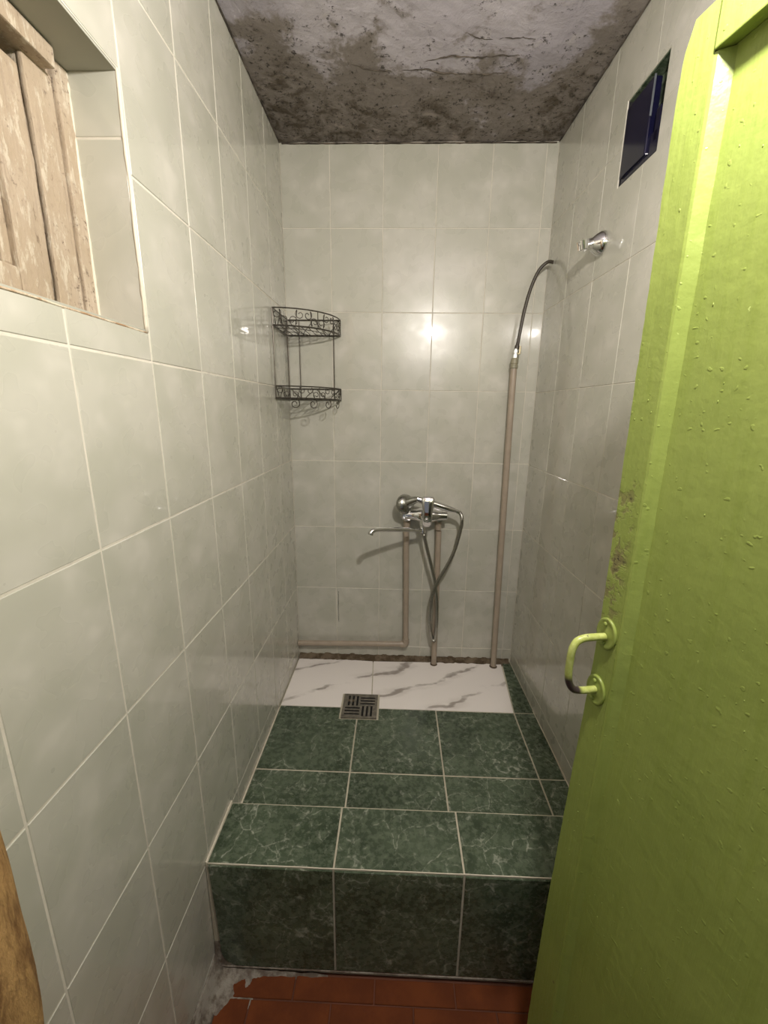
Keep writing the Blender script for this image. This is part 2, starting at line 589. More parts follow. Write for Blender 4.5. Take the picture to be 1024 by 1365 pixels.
# ------------------------------------------------------------------ back wall
wb = tag(obj('wall_back', bx((-.24, 0, ZF), (W + .26, .15, ZT)), WGROUT), kind='structure')
lay(wb, (0, 0, 0), (1, 0, 0), (0, 0, 1), cells([.001, .186, .387, .588, .789, .982, W], [.012] + ROWS[2:]), TILE, gap=.0022)

bm = bmesh.new()
tube(bm, [(.196 + .0012 * noise.noise((k * .8, 0, 0)), -.0012, .345 - .0058 * k) for k in range(28)], [.0009 + .0012 * abs(noise.noise((k * .5, 2, 0))) for k in range(28)], 6)
obj('crack', bm, CRACK, wb)
# ------------------------------------------------------------------ right wall
ang = math.atan(SK)
Ur = Vector((-math.sin(ang) * 1, 0, 0))
U = Vector((math.sin(ang), -math.cos(ang), 0))
N = U.cross(Vector((0, 0, 1)))          # points to -x
bm = bx((0, -.15, ZF), (1.96, 0.0, ZT))
wr = tag(obj('wall_right', bm, WGROUT), kind='structure')
# hatch opening is made by building the wall of four boxes
me = wr.data
bm = bmesh.new()
GU0, GU1, GZ0, GZ1 = .487, .655, 1.760, 1.955
for lo_, hi_ in (((0, 0, ZF), (1.96, .15, GZ0)), ((0, 0, GZ1), (1.96, .15, ZT)), ((0, 0, GZ0), (GU0, .15, GZ1)), ((GU1, 0, GZ0), (1.96, .15, GZ1)), ((GU0, .07, GZ0), (GU1, .15, GZ1))):
    box(bm, lo_, hi_)
bmesh.ops.recalc_face_normals(bm, faces=bm.faces)
bm.to_mesh(me); bm.free()
# local X = U (towards the camera), local Y = away from the room
Mx = Matrix((U, -N, Vector((0, 0, 1)))).transposed().to_4x4()
Mx.translation = (W, 0, 0)
if Mx.to_3x3().determinant() < 0:
    raise RuntimeError('mirrored wall')
wr.matrix_world = Mx
bpy.context.view_layer.update()
ucols = [.0015] + [.004 + .2005 * k for k in range(1, 10)] + [1.955]
lay(wr, (W, 0, 0), U, (0, 0, 1), cells(ucols, [ZF] + [.062, .362, .665, .951, 1.249, 1.556, 1.853, ZT], (GU0, GU1, GZ0, GZ1)), TILE, gap=.0018)

# ------------------------------------------------------------------ front wall with the doorway the camera stands in
bm = bmesh.new()
box(bm, (-.24, YF - .12, ZF), (.10, YF, ZT)); box(bm, (.93, YF - .12, ZF), (1.3, YF, ZT)); box(bm, (.10, YF - .12, 1.60), (.93, YF, ZT))
wf = tag(obj('wall_front', bm, PLASTER), kind='structure')

# ------------------------------------------------------------------ ceiling
def ch(x, y):
    p = Vector((x * 7, y * 7, 3))
    return ZT - .004 * noise.fractal(p, 1.0, 2.0, 4) - .0015 * abs(noise.noise((x * 30, y * 30, 1)))
bm = grid_rough(110, 190, 1.14, 2.02, lambda x, y: ch(x, y - 2.0))
for v in bm.verts:
    v.co.x -= .03; v.co.y -= 2.0
ext = bmesh.ops.extrude_face_region(bm, geom=bm.faces[:])
for g in ext['geom']:
    if isinstance(g, bmesh.types.BMVert): g.co.z = ZT + .10
ce = tag(obj('ceiling', bm, CEIL, smooth=False), kind='structure')
def crack(pts, r):
    P = catmull(pts, 10)
    Q = []
    for i, p in enumerate(P):
        d = Vector((0, noise.noise((p.x * 45, 2, 7)) * .007 + noise.noise((p.x * 160, 5, 7)) * .003, 0))
        q = p + d; q.z = ch(q.x, q.y) - .0003
        Q.append(q)
    bm = bmesh.new()
    n = len(Q)
    tube(bm, Q, [r * (.35 + .9 * abs(noise.noise((i * .35, 3, 1)))) * min(1, 4 * i / n + .1, 4 * (n - i) / n + .1) for i in range(n)], 6)
    obj('crack', bm, CRACK, ce, False)
crack([(.50, -.355, 0), (.58, -.378, 0), (.66, -.372, 0), (.72, -.380, 0), (.80, -.378, 0)], .0035)
crack([(.42, -.325, 0), (.51, -.335, 0), (.58, -.318, 0), (.68, -.314, 0), (.77, -.322, 0)], .0030)
crack([(.30, -.36, 0), (.38, -.33, 0), (.44, -.33, 0)], .002)
crack([(.61, -.455, 0), (.66, -.43, 0), (.74, -.435, 0), (.80, -.43, 0)], .0022)
# dark joint where the ceiling meets the back wall
bm = bmesh.new()
pts = [(.01 + (W - .02) * k / 60, -.002, ZT - .005 + .0012 * noise.noise((k * .6, 0, 0))) for k in range(61)]
tube(bm, pts, [.0022 + .0022 * abs(noise.noise((k * .45, 9, 0))) for k in range(61)], 6)
obj('joint_line', bm, CRACK, ce)
for side in (0, 1):
    bm = bmesh.new()
    pts = []
    for k in range(61):
        y = -.01 - 1.2 * k / 60
        x = .003 if side == 0 else W - .004 - y * SK
        pts.append((x, y, ZT - .006 + .002 * noise.noise((k * .6, side * 5, 0))))
    tube(bm, pts, [.0018 + .003 * abs(noise.noise((k * .45, 9, side * 3))) for k in range(61)], 6)
    obj('joint_line', bm, CRACK, ce)

# ------------------------------------------------------------------ red floor
bm = bx((-.24, -2.6, ZF - .1), (1.3, -.0, ZF - .0035))
fl = tag(obj('floor', bm, REDGROUT), kind='structure')
xs = [.004, .112, .318, .527, .735, .942, 1.06]
ys = [-2.55 + .0 * 0] + [-1.075 - .208 * k for k in range(6, -1, -1)] + [-1.024]
rows_ = []
for j in range(len(ys) - 1):
    sh = .10 if j == len(ys) - 2 else 0
    xx = [.004] + [x - sh for x in xs[1:-1]] + [1.04]
    rows_ += [(xx[i], xx[i + 1], ys[j], ys[j + 1]) for i in range(len(xx) - 1)]
lay(fl, (0, 0, ZF - .0035), (1, 0, 0), (0, 1, 0), rows_, RED, gap=.0035, t=.005, jit=.003, sink=.0015)
def mortar_h(x, y):
    e = noise.fractal((x * 22, y * 22, 2), 1., 2., 4)
    return e
# mortar smear over the red tiles beside the riser
bm = bmesh.new()
nx, ny = 40, 22
vv = {}
for i in range(nx + 1):
    for j in range(ny + 1):
        x = .002 + .30 * i / nx; y = -1.024 - .16 * j / ny
        d = (x / .085) ** 1.3 + ((-1.024 - y) / .05) ** 1.2 * .8 if x > .02 else 0
        edge = 1.15 - min((x / .12) + max(0, (-1.024 - y)) / .13 * .9, (x - .0) / .030, ((-1.024 - y) / .012 + x / .5)) + .55 * mortar_h(x, y)
        h = ZF - .004 + .016 * max(-.15, min(1, edge)) + .003 * noise.noise((x * 60, y * 60, 3))
        vv[i, j] = bm.verts.new((x, y, h))
for i in range(nx):
    for j in range(ny):
        bm.faces.new((vv[i, j], vv[i + 1, j], vv[i + 1, j + 1], vv[i, j + 1]))
obj('mortar_smear', bm, GREYMORTAR, fl, True)
# rough mortar fillet between left wall and red floor
bm = bmesh.new()
rings = []
for k in range(41):
    y = -1.02 - .9 * k / 40
    w_ = .034 + .010 * noise.noise((y * 14, 0, 4)); h_ = .055 + .014 * noise.noise((y * 11, 3, 4))
    pr = [(.0012, ZF - .002), (w_, ZF - .001), (w_ * .72, ZF + h_ * .12), (w_ * .35, ZF + h_ * .42), (.006, ZF + h_), (.0012, ZF + h_ + .004)]
    rings.append([bm.verts.new((x, y, z)) for x, z in pr])
for k in range(40):
    for q in range(6):
        bm.faces.new((rings[k][q], rings[k][(q + 1) % 6], rings[k + 1][(q + 1) % 6], rings[k + 1][q]))
bm.faces.new(rings[0]); bm.faces.new(rings[-1][::-1])
obj('mortar_fillet', bm, GREYMORTAR, fl, True)

# ------------------------------------------------------------------ shower platform (tray + raised sill + riser)
CT = .075; CY0, CY1 = -.853, -1.020
bm = bmesh.new()
box(bm, (.002, CY0, ZF), (W + .018, -.001, -.0022))
box(bm, (.002, CY1 + .001, ZF), (W + .022, CY0, CT - .0015), .0015)
pf = tag(obj('shower_platform', bm, PGROUT), 'raised shower platform clad in dark green marbled tiles with white marble strip at the back', 'shower platform')
JX = [.004, .322, .635, .948, 1.027]
G = []
def pr(u0, u1, v0, v1, mat=GREEN, gap=.0055, lab=None, z=-.0022, t=.0042, sink=.002, jit=.002):
    return lay(pf, (0, 0, z), (1, 0, 0), (0, 1, 0), [(u0, u1, v0, v1)], mat, gap=gap, t=t, jit=jit, sink=sink, label=lab)
Y1, Y2 = -.356, -.664
DX0, DX1, DY0, DY1 = .252, .404, -.420, -.274     # drain square
def poly_tile(pts, mat, lab=None):
    """a tile cut to any outline, thickness 4 mm, top just above z = 0"""
    bm = bmesh.new()
    cx_ = sum(p[0] for p in pts) / len(pts); cy_ = sum(p[1] for p in pts) / len(pts)
    lo_ = [bm.verts.new((x - cx_, y - cy_, -.0042)) for x, y in pts]
    hi_ = [bm.verts.new((x - cx_, y - cy_, 0)) for x, y in pts]
    bm.faces.new(lo_[::-1]); bm.faces.new(hi_)
    n = len(pts)
    for k in range(n): bm.faces.new((lo_[k], lo_[(k + 1) % n], hi_[(k + 1) % n], hi_[k]))
    o = obj('tile', bm, mat, pf, loc=(cx_, cy_, 0))
    if lab: o['label'] = lab
    return o
g = .0028
# first green row: two of its tiles are notched for the drain
poly_tile([(.007, Y2 + g), (.322 - g, Y2 + g), (.322 - g, DY0 - .002), (DX0 - .002, DY0 - .002), (DX0 - .002, Y1 - g), (.007, Y1 - g)], GREEN)
poly_tile([(.322 + g, Y2 + g), (.635 - g, Y2 + g), (.635 - g, Y1 - g), (DX1 + .002, Y1 - g), (DX1 + .002, DY0 - .002), (.322 + g, DY0 - .002)], GREEN)
pr(.635, .948, Y2, Y1); pr(.948, 1.034, Y2, Y1)
for i in range(4): pr(JX[i], JX[i + 1] + (.009 if i == 3 else 0), CY0 + .004, Y2)
# strip on the right beside the white marble
poly_tile([(.951, Y1 + g), (1.028, Y1 + g), (1.020, -.006), (.985, -.006)], GREEN, 'narrow green marbled strip tile')
# white marble
poly_tile([(.006, Y1 + .001), (DX0 - .002, Y1 + .001), (DX0 - .002, DY1 + .002), (.370, DY1 + .002), (.362, -.034), (.006, -.012)], WHITE, 'white marble tile with grey veins')
poly_tile([(.3745, DY1 + .002), (DX1 + .002, DY1 + .002), (DX1 + .002, Y1 + .001), (.946, Y1 + .001), (.975, -.028), (.9, -.022), (.366, -.034)], WHITE, 'white marble tile with grey veins')
# raised sill top tiles and riser tiles
SX = [.005, .322, .643, .955, 1.044]
for i in range(4): pr(SX[i], SX[i + 1], CY1 + .001, CY0 - .001, z=CT - .0015, t=.004, gap=.005)
for i in range(1, 4):
    lay(pf, (0, CY1 + .001, 0), (1, 0, 0), (0, 0, 1), [(SX[i], SX[i + 1], ZF + .018, CT - .001)], GREEN, gap=.006, t=.006, sink=.002)
# left riser tile has a rounded lower corner
bm = bmesh.new()
out = [(.322 - .003, ZF + .020), (.322 - .003, CT - .004), (.010, CT - .004), (.018, -.12)]
for k in range(9):
    an = math.pi + (math.pi / 2) * k / 8
    out.append((.064 + .044 * math.cos(an), ZF + .020 + .052 + .052 * math.sin(an)))
out = out[::-1]
A_ = [bm.verts.new((x - .16, .002, z + .1)) for x, z in out]; B_ = [bm.verts.new((x - .16, -.004, z + .1)) for x, z in out]
bm.faces.new(A_[::-1]); bm.faces.new(B_)
for k in range(len(out)): bm.faces.new((A_[k], A_[(k + 1) % len(out)], B_[(k + 1) % len(out)], B_[k]))
o = obj('tile', bm, GREEN, pf, loc=(.16, CY1 + .001, -.1)); o['label'] = 'green riser tile with a rounded lower corner'
# mortar showing round that corner
bm = bmesh.new()
n = 16
vv = {}
for i in range(n + 1):
    for j in range(n + 1):
        x = .002 + .075 * i / n; z = ZF + .001 + .10 * j / n
        y = CY1 - .0005 - .004 * max(-.3, min(1, 1.2 - x / .05 - (z - ZF) / .09 + .4 * noise.noise((x * 50, z * 50, 0))))
        vv[i, j] = bm.verts.new((x, y, z))
for i in range(n):
    for j in range(n):
        bm.faces.new((vv[i, j], vv[i + 1, j], vv[i + 1, j + 1], vv[i, j + 1]))
obj('mortar_patch', bm, GREYMORTAR, pf, True)
# cream bead along the top edge of the sill and down the left wall joint
def bead(pts, r, mat=CREAMLINE, n=40, name='grout_bead', jit=.0007):
    P = []
    a_, b_ = Vector(pts[0]), Vector(pts[1])
    for k in range(n + 1):
        p = a_.lerp(b_, k / n)
        p += Vector((noise.noise((k * .5, 1, 0)), noise.noise((k * .5, 2, 0)), noise.noise((k * .5, 3, 0)))) * jit
        P.append(p)
    bm = bmesh.new(); tube(bm, P, r, 6)
    return obj(name, bm, mat, pf, True)
bead([(.006, CY1 + .0015, CT + .0002), (1.035, CY1 + .0015, CT + .0002)], .0014)
bead([(.0035, CY1 + .002, CT), (.0035, CY0, CT + .004)], .003)
bead([(.0035, CY0 + .01, 0), (.0035, -.37, 0)], .0028)
bead([(W + .0115, -.66, .0), (W + .003, -.34, .0)], .0018, n=20)
bead([(1.0335, -.66, .0), (1.0415, CY0, .0)], .0018, n=20)
bead([(.006, CY1 - .003, ZF + .016), (.85, CY1 - .003, ZF + .016)], .0022, GREYMORTAR)
# grimy mortar left open between the white tiles and the back wall
bm = bmesh.new()
vv = {}
nx, ny = 130, 8
for i in range(nx + 1):
    for j in range(ny + 1):
        x = .004 + 1.012 * i / nx
        q = j / ny
        y = -.040 + .0385 * q
        z = -.0015 + .017 * q * q + .003 * noise.fractal((x * 40, q * 3, 5), 1., 2., 3) * (.2 + q) + (.004 if q > .8 and noise.noise((x * 25, 1, 1)) > .15 else 0)
        if x > .975: z -= .004 * (1 - q)
        vv[i, j] = bm.verts.new((x, y, max(z, -.0021)))
for i in range(nx):
    for j in range(ny):
        bm.faces.new((vv[i, j], vv[i + 1, j], vv[i + 1, j + 1], vv[i, j + 1]))
obj('grimy_joint', bm, GRIME, pf, True)

# ------------------------------------------------------------------ floor drain
dr = empty('floor_drain', (.328, -.347, 0)); tag(dr, 'square metal floor drain grate with slots, set between white and green tiles', 'drain')
S = .070
bm = bmesh.new()
for lo_, hi_ in (((-S, -S, -.003), (S, -S + .010, .003)), ((-S, S - .010, -.003), (S, S, .003)), ((-S, -S + .01, -.003), (-S + .010, S - .01, .003)), ((S - .010, -S + .01, -.003), (S, S - .01, .003))):
    box(bm, lo_, hi_)
obj('frame', bm, DRAIN, dr)
obj('sump', bx((-S + .01, -S + .01, -.0021), (S - .01, S - .01, -.0008)), BLACK, dr)
q = S - .010
for (sx, sy, vert) in ((-1, 1, True), (1, 1, False), (-1, -1, False), (1, -1, True)):
    x0, x1 = (-q, 0) if sx < 0 else (0, q)
    y0, y1 = (-q, 0) if sy < 0 else (0, q)
    for k in range(4):
        bm = bmesh.new()
        w_ = q / 7
        if vert: box(bm, (x0 + w_ * 2 * k, y0, -.001), (x0 + w_ * (2 * k + 1), y1, .0022))
        else: box(bm, (x0, y0 + w_ * 2 * k, -.001), (x1, y0 + w_ * (2 * k + 1), .0022))
        obj('bar', bm, DRAIN, dr)
bm = bmesh.new(); box(bm, (-q, q * .45, -.001), (-q * .35, q * .62, .0018)); obj('clogged_hair_residue', bm, GRIME, dr)

# ------------------------------------------------------------------ window with flaking frame
wn = tag(obj('window_1', bx((-.135, -1.086, HZ0 + .004), (-.092, HY1 + .0, HZ1 - .004), .003), OLDWOOD), kind='structure')
def rough_board(lo, hi, amp=.0015, bev=.003, n=5):
    bm = bx(lo, hi, bev)
    for _ in range(n - 2):
        bmesh.ops.subdivide_edges(bm, edges=[e for e in bm.edges if e.calc_length() > .03], cuts=1, use_grid_fill=True)
    for v in bm.verts:
        p = v.co
        v.co = p + Vector((noise.noise(p * 40), noise.noise(p * 40 + Vector((9, 0, 0))), noise.noise(p * 40 + Vector((0, 9, 0))))) * amp
    return bm
FX = -.092
obj('frame_stile', rough_board((FX - .002, -1.088, HZ0 + .014), (FX + .006, -1.034, HZ1 - .03)), OLDWOOD, wn)
obj('frame_bead', rough_board((FX - .002, -1.033, HZ0 + .010), (FX + .0115, HY1 + .0, HZ1 - .004), .002), OLDWOOD, wn)
obj('frame_sill_rail', rough_board((FX - .04, HY0 + .003, HZ0 + .004), (FX + .010, HY1, HZ0 + .022), .0022), OLDWOOD, wn)
obj('head_rail', rough_board((FX - .03, HY0 + .01, 1.662), (FX + .028, -1.052, 1.689), .001), OLDWOOD, wn)
sash = obj('sash', rough_board((FX - .03, -1.153, HZ0 + .024), (FX + .004, -1.0955, 1.640), .0025), OLDWOOD, wn)
obj('sash_rail', rough_board((FX - .03, HY0 + .01, HZ0 + .024), (FX + .003, -1.1535, 1.366), .0015), OLDWOOD, wn)
obj('glazing_bead', rough_board((FX - .024, -1.171, 1.367), (FX - .004, -1.1535, 1.64), .001), OLDWOOD, wn)
obj('sash_top_rail', rough_board((FX - .03, HY0 + .01, 1.60), (FX + .003, -1.1535, 1.640), .0015), OLDWOOD, wn)
obj('glass_pane', bx((FX - .022, HY0 + .01, 1.35), (FX - .018, -1.165, 1.62)), GLASS, wn)
obj('night_backing', bx((-.20, HY0 + .0, HZ0), (-.19, HY1, HZ1)), mat_simple('night_dark', (.03, .035, .045), .8), wn)  # dark sheet added behind the pane to stand for the night outside
# caulk along frame and reveal
bm = bmesh.new()
pts = [(FX + .010 + .001 * noise.noise((k * .6, 0, 0)), HY1 - .0025, HZ0 + .012 + (HZ1 - HZ0 - .02) * k / 40) for k in range(41)]
tube(bm, pts, [.003 + .0015 * noise.noise((k * .7, 0, 3)) for k in range(41)], 8)
obj('caulk', bm, CREAMLINE, wn, True)

# ------------------------------------------------------------------ dark hatch high on the right wall
ht = empty('wall_hatch')
ht.matrix_world = Mx @ Matrix.Translation((GU0, 0, GZ0))
tag(ht, 'dark navy glossy panel in square opening high on the right wall', 'hatch')
hw, hh = GU1 - GU0, GZ1 - GZ0
def hb(name, lo_, hi_, mat, bev=.0005, lab=None):
    o = obj(name, bx(lo_, hi_, bev), mat, ht)
    if lab: o['label'] = lab
    return o
hb('back_tile', (.002, .030, .002), (hw - .002, .036, hh - .002), GREEN, lab='dark green marbled tile inside the opening')
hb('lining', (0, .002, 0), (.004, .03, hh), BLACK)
hb('lining', (hw - .004, .002, 0), (hw, .03, hh), GREEN)
hb('lining', (.004, .002, hh - .004), (hw - .004, .03, hh), GREEN)
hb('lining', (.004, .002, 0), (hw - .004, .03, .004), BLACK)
bm = bmesh.new()
box(bm, (.005, -.002, .018), (hw * .70, .018, hh - .020), .003)
obj('navy_panel', bm, NAVY, ht)
hb('lit_edge', (hw * .70, -.0025, .095), (hw * .70 + .0018, .002, hh - .018), mat_simple('lit_edge_grey', (.10, .11, .12), .25))  # light on the panel's upper edge, put in as a paler strip
hb('lower_flap', (.004, .004, .003), (hw - .006, .012, .055), NAVY, .002)
hb('side_bracket', (hw * .80, .004, .03), (hw * .92, .02, .10), NAVY, .003)

# ------------------------------------------------------------------ water pipes
def pipe_clean(pts, r, seg=16):
    bm = bmesh.new(); tube(bm, pts, r, seg); return bm
pa = empty('water_pipe', (.51, -.03, .09)); tag(pa, 'beige plastic pipe rising from low left wall, elbow, up to mixer', 'pipe')
def chp(o, root):  # geometry given in world space
    o.parent = root; o.matrix_parent_inverse = root.matrix_world.inverted(); return o
def part(name, bm, mat, root, smooth=True, lab=None):
    for v in bm.verts: v.co -= root.location
    o = obj(name, bm, mat, root, smooth)
    if smooth and hasattr(o.data, 'set_sharp_from_angle'): o.data.set_sharp_from_angle(angle=.7)
    if lab: o['label'] = lab
    return o
PR = .0128
part('horizontal_pipe', pipe_clean([(.003, -.026, .083), (.500, -.026, .093)], PR), PIPE, pa)
bm = bmesh.new(); tube(bm, catmull([(.492, -.026, .093), (.508, -.026, .093), (.517, -.026, .099), (.5175, -.026, .118)], 6), PR + .0035, 16)
part('elbow', bm, PIPE, pa)
part('riser_pipe', pipe_clean([(.5175, -.027, .112), (.513, -.028, .35), (.506, -.030, .675)], PR), PIPE, pa)
pb = empty('water_pipe', (.652, -.04, -.02)); tag(pb, 'beige plastic pipe from hole in white tile up to right side of mixer', 'pipe')
part('riser_pipe', pipe_clean([(.653, -.042, .0006), (.652, -.038, .3), (.648, -.036, .66)], PR), PIPE, pb)
bm = bmesh.new(); lathe(bm, (.653, -.042, .0006), (0, 0, 1), [(0, .017), (.004, .015), (.005, .0125)], 16)
part('hole_collar', bm, GRIME, pb)
pc = empty('shower_pipe', (.930, -.045, -.02)); tag(pc, 'tall beige plastic pipe standing in right corner, up to hose fitting', 'pipe')
part('riser_pipe', pipe_clean([(.934, -.046, .0006), (.927, -.042, .5), (.919, -.040, 1.08), (.916, -.040, 1.352)], PR), PIPE, pc)
bm = bmesh.new(); lathe(bm, (.934, -.046, .0006), (0, 0, 1), [(0, .018), (.004, .015), (.005, .0125)], 16)
part('hole_collar', bm, GRIME, pc)
bm = bmesh.new(); lathe(bm, (.916, -.040, 1.340), (.03, 0, 1), [(0, .0135), (.002, .0155), (.012, .0155), (.014, .0135), (.018, .0135), (.020, .0155), (.030, .0150), (.040, .012)], 20)
part('coupling', bm, mat_simple('olive_plastic', (.27, .25, .17), .4), pc)
bm = bmesh.new(); lathe(bm, (.9175, -.040, 1.378), (.05, 0, 1), [(0, .0115), (.014, .0115), (.015, .008), (.020, .008), (.021, .0105), (.032, .0105), (.034, .007), (.045, .007)], 6)
part('nut', bm, CHROME, pc)
bm = bmesh.new(); lathe(bm, (.9215, -.040, 1.414), (.1, 0, 1), [(0, .0095), (.012, .0095), (.014, .0065), (.024, .006)], 12)
part('ferrule', bm, DARKHOSE, pc)
bm = bmesh.new(); box(bm, (.929, -.052, 1.393), (.936, -.046, 1.425), .002); box(bm, (.922, -.053, 1.392), (.935, -.045, 1.398), .001)
part('valve_lever', bm, BRASS, pc, False)
P = catmull([(.923, -.042, 1.428), (.927, -.045, 1.47), (.937, -.046, 1.55), (.953, -.050, 1.63), (.975, -.056, 1.688), (1.002, -.063, 1.714), (1.022, -.070, 1.712)], 24)
bm = bmesh.new(); tube(bm, P, [.0058 + (.0005 if k % 2 else 0) for k in range(len(P))], 12)
part('flexible_hose', bm, DARKHOSE, pc, lab='dark metal hose arching into the corner')

# ------------------------------------------------------------------ mixer tap
mx = empty('shower_mixer', (.587, -.07, .74)); tag(mx, 'chrome wall mixer tap with long spout pointing left', 'tap')
bm = bmesh.new()
lathe(bm, (.497, -.075, .740), (1, 0, 0), [(0, .014), (.003, .019), (.028, .0205), (.046, .024), (.062, .031), (.118, .031), (.134, .024), (.152, .0215), (.178, .020), (.182, .014)], 32)
part('body', bm, CHROME, mx)
for x in (.508, .646):
    bm = bmesh.new(); lathe(bm, (x, -.0035, .728 if x < .6 else .728), (0, -1, 0), [(0, .032), (.003, .032), (.011, .020), (.013, .016), (.045, .015), (.047, .019), (.063, .019)], 28)
    part('escutcheon', bm, CHROME, mx)
    bm = bmesh.new(); lathe(bm, (x, -.032, .665), (0, 0, 1), [(0, .0135), (.020, .0135), (.022, .0155), (.045, .0155), (.060, .012)], 20)
    part('pipe_adapter', bm, PIPE, mx)
bm = bmesh.new(); lathe(bm, (.587, -.080, .742), (0, -1, 0), [(0, .026), (.020, .026), (.030, .024), (.036, .018)], 28)
part('cartridge_cap', bm, CHROME, mx)
# lever handle: thick paddle lying flat on the front, broad at the top
bm = bmesh.new()
prof = [(.832, -.132, .021, .006), (.826, -.136, .026, .008), (.80, -.140, .024, .008), (.772, -.140, .021, .009), (.742, -.134, .020, .011), (.715, -.120, .021, .010), (.700, -.110, .016, .008)]
rg = []
for z, y, hw_, ht_ in prof:
    rg.append([bm.verts.new((.589 + hw_ * math.copysign(abs(math.cos(t_)) ** .5, math.cos(t_)), y + ht_ * math.copysign(abs(math.sin(t_)) ** .7, math.sin(t_)), z)) for t_ in [2 * math.pi * k / 16 for k in range(16)]])
for i in range(len(rg) - 1):
    for k in range(16): bm.faces.new((rg[i][k], rg[i][(k + 1) % 16], rg[i + 1][(k + 1) % 16], rg[i + 1][k]))
bm.faces.new(rg[0][::-1]); bm.faces.new(rg[-1])
part('lever', bm, CHROME, mx)
bm = bmesh.new(); bmesh.ops.create_uvsphere(bm, u_segments=16, v_segments=10, radius=.009, matrix=Matrix.Translation((.585, -.144, .738)))
part('lever_cap', bm, CHROME, mx)
bm = bmesh.new(); lathe(bm, (.574, -.088, .722), (0, -.15, -1), [(0, .016), (.022, .016), (.024, .012), (.040, .012), (.042, .015), (.056, .014), (.058, .009)], 20)
part('diverter_outlet', bm, CHROME, mx)
P = catmull([(.572, -.094, .690), (.566, -.100, .681), (.545, -.115, .683), (.50, -.145, .694), (.45, -.185, .705), (.40, -.225, .715), (.376, -.244, .718), (.364, -.252, .712), (.361, -.254, .702)], 8)
bm = bmesh.new(); tube(bm, P, [.0093 if i < 58 else .0108 for i in range(len(P))], 14)
part('spout', bm, CHROME, mx)
bm = bmesh.new(); tube(bm, [(.600, -.085, .762), (.604, -.095, .785), (.606, -.105, .800)], [.009, .008, .008], 12)
box(bm, (.592, -.121, .790), (.620, -.100, .796), .002)
part('cradle', bm, CHROME, mx)

# hand shower lying in the cradle
hs = empty('hand_shower', (.607, -.11, .81)); tag(hs, 'chrome hand shower lying in cradle on top of the wall mixer', 'hand shower')
bm = bmesh.new()
A0 = Vector((.545, -.108, .817)); A1 = Vector((.712, -.108, .768))
tube(bm, [A0, A0.lerp(A1, .15), A0.lerp(A1, .35), A0.lerp(A1, .6), A0.lerp(A1, .85), A0.lerp(A1, .9), A1], [.013, .0155, .0168, .0155, .0125, .0105, .009], 20)
part('handle', bm, CHROME, hs)
bm = bmesh.new()
# neck + oval head turned to the wall
tube(bm, [(.556, -.106, .815), (.540, -.100, .812), (.522, -.092, .804), (.506, -.082, .794)], [.012, .0145, .020, .026], 20)
lathe(bm, (.500, -.086, .789), (-.55, .80, -.22), [(-.018, .012), (-.011, .030), (-.002, .041), (.008, .043), (.014, .041), (.015, .034)], 28)
part('shower_head', bm, mat_simple('grey_satin_chrome', (.36, .36, .33), .22, 1.0), hs)
bm = bmesh.new(); lathe(bm, A1, (A1 - A0), [(-.006, .0085), (0, .010), (.012, .010), (.014, .0075)], 6)
part('hose_nut', bm, CHROME, hs)
def hose(pts):
    P = catmull(pts, 22)
    bm = bmesh.new(); tube(bm, P, [.0072 + (.0006 if k % 2 else 0) for k in range(len(P))], 10)
    return bm
part('hose', hose([(.722, -.108, .765), (.733, -.106, .748), (.737, -.102, .715), (.728, -.098, .655), (.712, -.094, .585), (.682, -.090, .510), (.650, -.086, .445), (.630, -.080, .38), (.622, -.072, .30), (.624, -.066, .22), (.636, -.064, .155), (.646, -.064, .138), (.652, -.066, .16), (.655, -.070, .24), (.652, -.074, .33), (.640, -.080, .42), (.622, -.086, .50), (.600, -.092, .58), (.582, -.094, .65), (.575, -.094, .672)]), DULL, hs, lab='dull metal hose looping down beside the pipe')

# ------------------------------------------------------------------ shower holder on the right wall
hd = empty('shower_holder', (1.0345, -.438, 1.645)); tag(hd, 'small chrome shower head holder fixed to right wall', 'holder')
Lw = Vector((W + .438 * SK - .0012, -.438, 1.645))
bm = bmesh.new(); lathe(bm, Lw, (-1, 0, 0), [(0, .033), (.004, .033), (.010, .031), (.020, .024), (.028, .017), (.032, .013)], 30)
part('escutcheon', bm, CHROME, hd)
bm = bmesh.new(); tube(bm, [Lw + Vector((-.028, 0, 0)), Lw + Vector((-.040, 0, -.004)), Lw + Vector((-.048, -.001, -.006))], [.016, .015, .014], 16)
part('arm', bm, CHROME, hd)
bm = bmesh.new()
cc = Lw + Vector((-.053, -.002, -.004)); ax = Vector((-.25, -.15, 1)).normalized()
u_ = ax.cross(Vector((0, 1, 0))).normalized(); v_ = ax.cross(u_)
for (r0, r1) in ((.012, .016),):
    ring = []
    for k in range(21):
        t_ = math.radians(40 + 280 * k / 20)
        dd = u_ * math.cos(t_) + v_ * math.sin(t_)
        ring.append([bm.verts.new(cc + dd * r + ax * h) for r, h in ((r0, -.011), (r1, -.011), (r1 + .002, .011), (r0 + .002, .011))])
    for k in range(20):
        for q_ in range(4): bm.faces.new((ring[k][q_], ring[k][(q_ + 1) % 4], ring[k + 1][(q_ + 1) % 4], ring[k + 1][q_]))
    bm.faces.new(ring[0]); bm.faces.new(ring[-1][::-1])
part('clip', bm, CHROME, hd)

